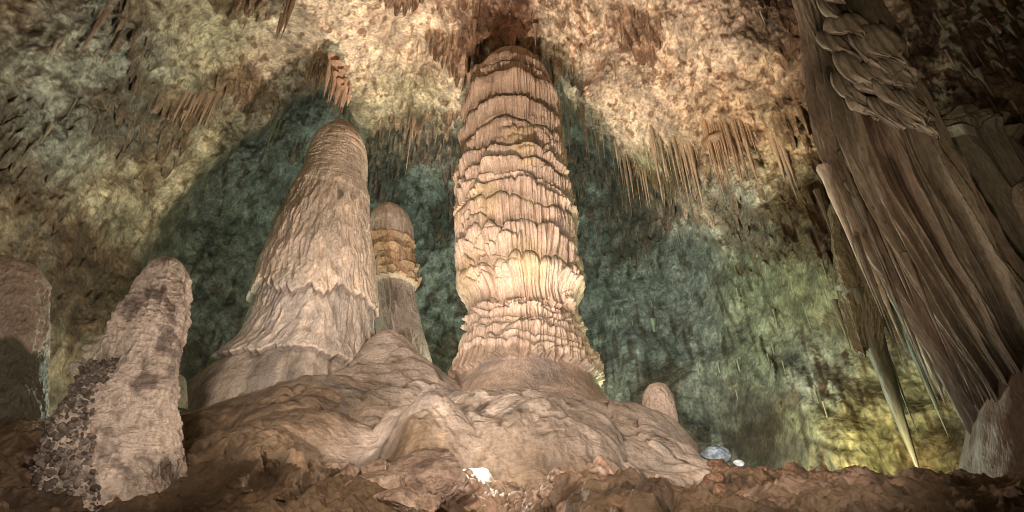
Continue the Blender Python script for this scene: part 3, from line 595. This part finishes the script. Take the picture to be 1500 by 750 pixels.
T3, sv3, shl3 = g.tiers(list(np.arange(3.5, 7.6, .2))[::-1], 20, .12, .09, 29)
m3 = ss(.1, .3, pn(g.nx*2, g.ny*2, 0, 95))
g.disp = (.13*A1 + .04*A2) * ss(zrow(195, D), zrow(215, D), g.Z) + T + T3*m3 + .03*A1
g.disp *= ss(zrow(172, D), zrow(184, D), g.Z) * .9 + .1
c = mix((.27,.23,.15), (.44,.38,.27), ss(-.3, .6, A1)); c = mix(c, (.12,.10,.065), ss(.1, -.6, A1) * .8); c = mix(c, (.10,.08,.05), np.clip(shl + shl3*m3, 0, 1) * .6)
o = g.build('organ_pipe_column', M_drape, c * .45); tag(o, 'olive-brown fluted column with a tiered cap, just right of the feathered drapery', 'column')
rows = [(258,1500,1530),(263,1480,1560),(275,1465,1590),(300,1466,1620),(340,1485,1650),(400,1510,1690),(520,1560,1760)]
D = 8.8; g = Revolve(rows, D, 400, 400)
A1 = g.flutes(2.4, 1, 101, .1); g.disp = .10*A1*ss(zrow(265, D), zrow(285, D), g.Z) + .03*fbm(g.nx*5, g.ny*5, g.Z*4, 3, 103)
g.disp *= ss(zrow(258, D), zrow(270, D), g.Z) * .9 + .1
c = mix((.18,.14,.10), (.36,.30,.22), ss(-.2, .6, A1)); o = g.build('draped_lobe', M_drape, c); tag(o, 'fluted lobe hanging at the right edge, half out of the photo', 'flowstone')
rows = [(455,1455,1660),(480,1428,1690),(520,1422,1720),(560,1415,1740),(600,1408,1750),(660,1402,1760),(700,1398,1770),(760,1392,1790),(900,1380,1800)]
D = 8.4; g = Revolve(rows, D, 700, 600)
A1 = g.flutes(2.5, 1, 111, .3); b = fbm(g.nx*2.5, g.ny*2.5, g.Z*1.2, 5, 113, .6, True); f1, j1 = g.fringe(zrow(570, D), .16, .12, 115, 2.5)
g.disp = .03*A1 + .16*fbm(g.nx*1.6, g.ny*1.6, g.Z*.9, 3, 117, .5) - .05
c = mix((.055,.035,.025), (.13,.085,.06), ss(-.2, .5, b)); o = g.build('flowstone_base', M_drape, c); tag(o, 'dark red-brown rounded flowstone mass in the lower right corner', 'flowstone')
# ------------------------------------------------------------------ stalactites
def stalactite(px, py, py_tip, wpx, label, group=None, c0=(.34,.22,.14), c1=(.52,.38,.27), D=None, name='stalactite', parent=None, seed=None, pull=0.0):
    if D is None:
        p, i, j = shell_at(px, py); lc = np.clip(scol[i, j], .05, .6); c0 = lc * .45 + np.array(c0) * .5; c1 = np.array(c1) * .75 + lc * .15
    else: p = P3(px, py, D)
    seed = seed if seed is not None else int(abs(px*7 + py)) % 997
    tipz = P3(px, py_tip, p[1])[2]; L = max(.15, p[2] - tipz); zc = p[1]*CT + (p[2]-EYE)*ST; r = wpx / F * zc / 2
    base = p + np.array([0, 0, .45 if D is None else 0]); base[1] -= pull
    V, q, c = stal_mesh(L + (.45 if D is None else 0), r, seed, c0, c1)
    o = make_mesh(name, V + base, q, M_stal, c, parent, tuple(base)); 
    if parent is None: tag(o, label, 'stalactite', group)
    return o
def cluster(label, items, c0=(.36,.22,.13), c1=(.54,.39,.27), group=None):
    p, _, _ = shell_at(items[0][0], items[0][1]); e = empty('stalactite_cluster', p); tag(e, label, 'stalactite cluster', group)
    for it in items:
        D_ = it[4] if len(it) > 4 else p[1] + random.uniform(-.3, .3)
        q, _, _ = shell_at(it[0], it[1]); 
        stalactite(it[0], it[1], it[2], it[3], None, c0=c0, c1=c1, parent=e, D=None if abs(q[1] - p[1]) < 4 else D_)
    return e
def fan(x0, x1, ytop, ybot, n, w, lean=0, seed=1):
    n = int(n * 1.35); w = w * .72
    rr = np.random.RandomState(seed); out = []
    for i in range(n):
        t = (i + rr.uniform(.1, .9)) / n; x = x0 + (x1 - x0) * t; m = rr.uniform(.2, 1) ** 1.3
        out.append((x, ytop + rr.uniform(-20, 16) + lean * t, ytop + (ybot - ytop) * m + lean * t, w * (.5 + 1.1 * m) * rr.uniform(.6, 1.3)))
    return out
WARM0, WARM1 = (.42,.26,.17), (.62,.44,.31)
cluster('ragged fringe of pinkish stalactites on the ceiling lip just left of the tall stalagmite tip', fan(452, 500, 105, 150, 15, 8, 6, 2) + [(464,120,148,7),(481,112,152,7),(495,110,140,8)], WARM0, WARM1)
cluster('dense brown drips under the yellow-brown ceiling hood right of centre', fan(1028, 1095, 195, 300, 30, 7, 0, 3), (.34,.21,.11), (.44,.30,.21))
cluster('brown stalactites hanging in a row left of the yellow-brown hood', fan(945, 1022, 205, 300, 26, 6, 25, 4), (.30,.20,.13), (.46,.33,.23))
cluster('pair of long ribbed stalactites hanging alone right of the yellow-brown hood', [(1132,208,275,11),(1140,210,308,11),(1146,215,290,7)], (.30,.20,.14), (.46,.34,.25))
cluster('dark thin stalactites over the shaded recess beside the giant column', fan(828, 880, 165, 235, 14, 6, 20, 5), (.24,.17,.11), (.34,.25,.17))
cluster('reddish stalactites hanging over the gap between the tall stalagmite and the giant column', fan(598, 618, 180, 225, 5, 7, 0, 6) + [(603,180,262,5)], (.30,.18,.12), (.45,.33,.20))
cluster('brownish-pink drips on the lit ceiling at upper left, above the shadow line', fan(268, 325, 145, 195, 14, 7, 10, 7), (.38,.24,.16), WARM1)
cluster('dark red-brown drips near the top left of the ceiling', [(150,22,62,12),(140,40,88,9),(168,58,100,6)], (.24,.13,.09), (.30,.18,.12))
cluster('brown drips at the top edge above the tall stalagmite', fan(412, 432, 10, 60, 6, 8, 5, 8), (.30,.18,.12), (.44,.30,.20))
cluster('fan of drips along the shaded lip right of the giant column', fan(895, 945, 215, 300, 16, 5, 45, 9), (.28,.19,.12), (.40,.29,.20))
hp, _, _ = shell_at(1062, 205); he = [o for o in bpy.data.objects if o.get('label', '').startswith('dense brown drips')][0]
hv = IV3 * np.array([.75, .6, .28]); hv = hv * (1 + .3 * fbm(hv[:, 0]*2, hv[:, 1]*2, hv[:, 2]*2, 3, 5))[:, None]
make_mesh('hood', hv + hp + (0, .3, .2), IF3, M_stal, np.repeat([[.20,.12,.06]], len(hv), 0), he, tuple(hp))
stalactite(402, 178, 232, 7, 'single pale stalactite in the green shaded recess left of the tall stalagmite', c0=(.40,.36,.22), c1=(.55,.52,.34))
stalactite(330, 245, 272, 5, 'short dark stalactite near the left end of the green shaded recess', c0=(.14,.12,.08), c1=(.20,.18,.12))
# the broken stalactite almost touching the tall stalagmite
hang = empty('joined_stalactite', P3(505, 110, 15.4)); tag(hang, 'fluted pink stalactite ending just above the tip of the tall stalagmite', 'stalactite')
hi = [(488 + 2.2*q, 84 + 3.6*q + 9*(q % 3), 142 + 5.2*min(q, 8) - 9*max(0, q-8) - 14*((q*7) % 3 == 1), [12,6,9,13,5,10,8,13,11,5,9,6,4][q]) for q in range(13)]
for k, it in enumerate(hi):
    stalactite(it[0], it[1], it[2], it[3], None, c0=WARM0, c1=(.66,.47,.35), D=15.25 + .3 * math.sin(k * 2), parent=hang, name='drip')
# spears and ribbons on the right
stalactite(1252, 430, 735, 30, 'long tapering spear-shaped stalactite hanging low at right over yellow-lit rock', c0=(.16,.15,.09), c1=(.08,.07,.045), D=11.6, name='spear_stalactite')
stalactite(1268, 440, 600, 18, 'shorter green-grey stalactite pressed against the long spear-shaped one', c0=(.15,.145,.09), c1=(.12,.115,.075), D=11.8, name='spear_stalactite')
stalactite(1240, 420, 560, 20, 'stubby olive stalactite left of the long spear-shaped one', c0=(.15,.145,.09), c1=(.12,.115,.075), D=11.7, name='spear_stalactite')
for i, (a, b, c_, w, dd) in enumerate([(1222,440,520,9,12.2),(1283,430,560,9,11.6),(1310,430,600,8,11.2),(1322,440,560,7,11.0),(1275,450,660,8,11.9)]):
    stalactite(a, b, c_, w, 'thin green-brown blade hanging among the spear-shaped stalactites', 'green-brown blades among the spears', c0=(.16,.15,.09), c1=(.22,.22,.14), D=dd, name='stone_blade')
stalactite(1297, 410, 642, 22, 'green-tinged stalactite between the long spear and the drapery column', c0=(.14,.15,.10), c1=(.16,.18,.12), D=11.4, name='spear_stalactite')
stalactite(1340, 480, 590, 18, 'pale stalactite under the lower left edge of the drapery column', c0=(.30,.26,.18), c1=(.46,.42,.30), D=9.2, name='spear_stalactite')
stalactite(1206, 245, 400, 15, 'slim white-tipped stalactite along the left edge of the drapery column', c0=(.58,.46,.36), c1=(.66,.55,.44), D=8.6, name='pale_stalactite')
stalactite(1222, 280, 470, 12, 'thin tan ribbon stalactite behind the slim white-tipped one', c0=(.40,.30,.2), c1=(.5,.4,.3), D=9.2, name='pale_stalactite')
for i, (a, b, c_, w) in enumerate([(1300,400,560,10),(1318,430,575,9),(1290,420,520,8),(1275,380,470,9),(1355,520,600,10)]):
    stalactite(a, b, c_, w, 'thin brown hanging ribbon beneath the drapery column', 'thin ribbons under the drapery', c0=(.26,.19,.13), c1=(.38,.31,.2), D=9.0 + .1*i)
# scattered drips, each its own thing
spots_ = []
def scatter(n, x0, x1, y0, y1, l0, l1, w0, w1, c0, c1, label, group):
    for i in range(n):
        x = rng.uniform(x0, x1); y = rng.uniform(y0, y1); L = rng.uniform(l0, l1)
        stalactite(x, y, y + L, rng.uniform(w0, w1), label, group, c0=c0, c1=c1)
scatter(34, 560, 1130, 10, 130, 10, 26, 3, 6, (.36,.23,.15), (.55,.40,.28), 'small pinkish drip on the brightly lit middle of the ceiling', 'small drips on the lit ceiling')
scatter(26, 60, 420, 30, 230, 10, 24, 3, 6, (.28,.21,.14), (.42,.34,.22), 'small brown drip on the grey-yellow ceiling at upper left', 'small drips on the left ceiling')
scatter(16, 300, 640, 200, 340, 8, 20, 3, 5, (.16,.16,.10), (.28,.28,.18), 'small dark drip in the green shaded recess behind the tall stalagmite', 'small drips in the left recess')
scatter(18, 840, 1000, 250, 480, 12, 34, 1.5, 3, (.14,.15,.11), (.24,.25,.19), 'thin grey-green drip on the shaded wall right of the giant column', 'thin drips on the shaded wall')
scatter(18, 980, 1240, 330, 640, 14, 36, 1.5, 4, (.16,.16,.10), (.26,.26,.17), 'thin olive drip on the sloping green wall at right', 'thin drips on the sloping wall')
scatter(14, 1360, 1495, 20, 190, 14, 34, 4, 8, (.12,.09,.06), (.24,.18,.12), 'dark drip on the brown ceiling in the upper right corner', 'drips on the upper right ceiling')
stalactite(958, 480, 560, 7, 'pale green double stalactite low on the shaded wall above the small stalagmite', c0=(.22,.26,.17), c1=(.42,.48,.33))
# ------------------------------------------------------------------ boulders and rubble
def boulder(px, py, D, r, name, label, group=None, c0=(.30,.21,.155), c1=(.50,.38,.30), seed=0, sink=.35, sc=(1, .8, .75), hero=False):
    p = P3(px, py, D); rr = np.random.RandomState(seed); v = (IV5 if hero else IV3).copy(); jf = IF5 if hero else IF3
    for k in range(9):
        n = rr.normal(size=3); n /= np.linalg.norm(n); h = rr.uniform(.55, .85); dd = v @ n; v = v - np.clip(dd - h, 0, None)[:, None] * n * .92
    v = v * (1 + .10 * fbm(v[:, 0]*1.6, v[:, 1]*1.6, v[:, 2]*1.6 + seed, 5, seed, .6, True) + .06 * fbm(v[:, 0]*5, v[:, 1]*5, v[:, 2]*5 + seed, 4, seed, .6))[:, None] * np.array(sc) * r
    if group is not None: p[2] = floor_at(p[0], p[1]) + r * sc[2] * (1 - 2*sink) * .6
    q = fbm(v[:, 0]*2/r, v[:, 1]*2/r, v[:, 2]*2/r, 4, seed+3, .6); c = mix(c0, c1, ss(-.3, .3, q))
    o = make_mesh(name, v + p, jf, M_boul, c, None, tuple(p - np.array([0, 0, r * sc[2] * .8]))); return tag(o, label, 'rock', group)
boulder(636, 697, 6.9, .50, 'boulder', 'large angular pinkish-brown boulder in the foreground just left of the bright lamp glow', seed=4, sc=(1.05, .8, .72), hero=True, c0=(.26,.18,.14), c1=(.46,.34,.27))
boulder(552, 716, 6.7, .42, 'boulder', 'low pale boulder left of the large angular foreground boulder', seed=9, sc=(1.1, .8, .5), hero=True)
boulder(606, 738, 6.2, .34, 'boulder', 'flat rock in front of the large foreground boulder at the bottom edge', seed=12, sc=(1.3, .8, .45), hero=True)
boulder(884, 694, 7.2, .17, 'boulder', 'knobbly upright reddish rock at the right end of the foreground rubble ridge', seed=15, sc=(.8, .8, 1.25), hero=True, c0=(.34,.2,.14), c1=(.52,.35,.25))
for k in range(75):
    px = rng.uniform(490, 980); D_ = rng.uniform(6.5, 7.9); 
    if 690 < px < 740 and D_ < 8: continue
    boulder(px, 700, D_, rng.uniform(.05, .13), 'rubble_rock', 'small tan rock in the rubble ridge below the giant column', 'tan rocks of the rubble ridge', seed=100 + k, sc=(1, .9, rng.uniform(.6, 1)), c0=(.26,.18,.13), c1=(.46,.33,.25))
for k in range(50):
    px = rng.uniform(1040, 1250); D_ = rng.uniform(8.0, 12.0)
    boulder(px, 700, D_, rng.uniform(.08, .22), 'rubble_rock', 'reddish-brown rock on the dark slope right of the mound', 'reddish rocks right of the mound', seed=300 + k, c0=(.16,.09,.05), c1=(.30,.18,.11), sc=(1, .9, rng.uniform(.6, .9)))
for k in range(45):
    px = rng.uniform(-20, 520); D_ = rng.uniform(5.2, 7.2)
    boulder(px, 700, D_, rng.uniform(.05, .14), 'rubble_rock', 'dark brown rock on the mud at lower left', 'dark rocks at lower left', seed=500 + k, c0=(.11,.07,.045), c1=(.22,.15,.10), sc=(1, .9, rng.uniform(.5, .8)))
boulder(706, 700, 8.2, .15, 'glare_rock', 'pale rock brightly lit white, right behind the large foreground boulder', seed=47, hero=True, c0=(.5,.44,.38), c1=(.8,.76,.7), sc=(1.3, .8, .8))  # added rock, coloured pale to make the white glare patch
boulder(1046, 668, 12.7, .36, 'glare_rock', 'small bluish-white lit rock just right of the foot of the mound', seed=44, hero=True, c0=(.16,.18,.20), c1=(.42,.46,.5), sc=(1.0, .8, .6))  # added rock, its bluish-white colour stands in for a lit patch
boulder(1082, 680, 12.4, .12, 'glare_rock', 'tiny white lit rock lower right of the bluish-white one', seed=45, c0=(.7,.72,.74), c1=(.85,.86,.88))
# ------------------------------------------------------------------ lamps
def floodlight(p, aim, name, label, lenscol, power):
    root = empty(name, p); tag(root, label, 'lamp'); p = np.array(p)
    hm = bpy.data.materials.get('lamp_housing') or bpy.data.materials.new('lamp_housing'); hm.use_nodes = True
    b = hm.node_tree.nodes['Principled BSDF']; b.inputs['Base Color'].default_value = (.03,.03,.03,1); b.inputs['Roughness'].default_value = .5
    lm = bpy.data.materials.new(name + '_lens'); lm.use_nodes = True; b = lm.node_tree.nodes['Principled BSDF']
    b.inputs['Emission Color'].default_value = (*lenscol, 1); b.inputs['Emission Strength'].default_value = power
    bm = bmesh.new(); bmesh.ops.create_cone(bm, cap_ends=True, segments=28, radius1=.06, radius2=.11, depth=.16)
    me = bpy.data.meshes.new('housing'); bm.to_mesh(me); bm.free(); me.materials.append(hm); o = bpy.data.objects.new('housing', me); COL.objects.link(o); o.parent = root
    bm = bmesh.new(); bmesh.ops.create_uvsphere(bm, u_segments=24, v_segments=10, radius=.085); 
    for v in bm.verts: v.co.z = .083 + max(0, v.co.z) * .35
    me = bpy.data.meshes.new('lens'); bm.to_mesh(me); bm.free(); me.materials.append(lm); l = bpy.data.objects.new('lens', me); COL.objects.link(l); l.parent = root
    from mathutils import Vector
    root.rotation_euler = Vector(np.array(aim) - p).to_track_quat('Z', 'Y').to_euler()
def light(name, kind, loc, color, power, size=.1, aim=None, angle=90, blend=.5, falloff=None, const=False):
    d_ = bpy.data.lights.new(name, kind); d_.color = color; d_.energy = power
    if kind in ('POINT', 'SPOT'): d_.shadow_soft_size = size
    if kind == 'SPOT': d_.spot_size = math.radians(angle); d_.spot_blend = blend
    if kind == 'AREA': d_.size = size
    if falloff:
        d_.use_nodes = True; nt = d_.node_tree; em = nt.nodes['Emission']; lf = nt.nodes.new('ShaderNodeLightFalloff')
        lf.inputs['Strength'].default_value = 1 / falloff ** (2 if const else 1); nt.links.new(lf.outputs['Constant' if const else 'Linear'], em.inputs['Strength'])
    o = bpy.data.objects.new(name, d_); COL.objects.link(o); o.location = tuple(loc)
    if aim is not None:
        from mathutils import Vector
        o.rotation_euler = Vector(np.array(aim) - np.array(loc)).to_track_quat('-Z', 'Y').to_euler()
    return o
KEY = np.array([-1.0, 8.75, 3.3])
light('ceiling_spot', 'SPOT', KEY, (1, .79, .62), 13500, .15, aim=KEY + (3.0, 4.0, 14), angle=70, blend=.3, falloff=17, const=True)
light('ceiling_spot_left', 'SPOT', KEY, (1, .86, .68), 6600, .15, aim=KEY + (-9, 3.5, 13), angle=74, blend=.8, falloff=17, const=True)
light('glow_lamp', 'POINT', P3(700, 676, 8.05), (1, .92, .82), 90, .06)
light('low_lamp', 'POINT', (-.2, 8.5, 3.6), (1, .87, .76), 330, .1, falloff=6)
light('mound_fill_left', 'SPOT', (-3.8, 5.2, 3.5), (1, .88, .78), 4300, .10, aim=(-2.2, 15, 7.2), angle=68, blend=.75, falloff=14)  # unseen front fill, added for the mound and columns
light('mound_fill_right', 'SPOT', (3.4, 2.2, 3.2), (1, .88, .78), 2700, .10, aim=(.4, 15, 6.0), angle=78, blend=.7, falloff=14)  # second added front fill, no fixture
light('left_fill_spot', 'SPOT', (-3.0, 3.6, 2.8), (1, .86, .74), 800, .12, aim=(-6.6, 9, 4.4), angle=60, blend=.9, falloff=7)  # added fill to brighten the crusted stalagmite and the stump
light('foreground_fill', 'SPOT', (-1.2, 1.6, 3.6), (1, .82, .66), 1300, .12, aim=(.3, 8, 2.6), angle=80, blend=.8, falloff=6)  # unseen fill, added to lift the dark foreground
light('drapery_fill', 'SPOT', (2.8, 2.8, 2.2), (1, .82, .60), 900, .12, aim=(6.2, 8.5, 8.6), angle=62, blend=.9, falloff=8)  # added fill without a visible source, brightens the drapery
# teal lamps in the recess behind the mound
light('recess_lamp_left', 'POINT', (-9.0, 16.5, 7.0), (.90, 1.0, .80), 1500, .25, falloff=8)
light('recess_lamp_middle', 'POINT', (-1.8, 18.0, 7.5), (.88, 1.0, .80), 1600, .25, falloff=8)
light('recess_lamp_right', 'POINT', (3.8, 16.8, 6.0), (.86, 1.0, .80), 2100, .25, falloff=8)
light('yellow_lamp', 'SPOT', (7.0, 10.8, 2.9), (1, .93, .60), 1300, .15, aim=(9.2, 14.5, 4.8), angle=96, blend=.9)
light('left_fill_lamp', 'POINT', (-7.6, 5.0, 2.3), (1, .90, .70), 110, .2, falloff=8)  # extra unseen light, added to brighten the left side
light('cool_lamp', 'POINT', P3(1060, 655, 11.9), (.82, .92, 1.0), 9, .08)
floodlight(P3(690, 716, 8.5), (-.6, 12, 14), 'floodlight', 'glaring floodlight tucked behind the large foreground boulder', (1, .95, .88), 30)
# world: added faint ambient fill, entering where the shell is left open
w = bpy.data.worlds.new('World'); SC.world = w; w.use_nodes = True
w.node_tree.nodes['Background'].inputs[0].default_value = (.50, .47, .36, 1); w.node_tree.nodes['Background'].inputs[1].default_value = .045
SC.view_settings.view_transform = 'Standard'; SC.view_settings.look = 'None'; SC.view_settings.exposure = 0; SC.view_settings.gamma = 1
SC.cycles.filter_width = 0.9; SC.cycles.max_bounces = 4; SC.cycles.diffuse_bounces = 3; SC.cycles.use_denoising = True; SC.cycles.sample_clamp_indirect = 5
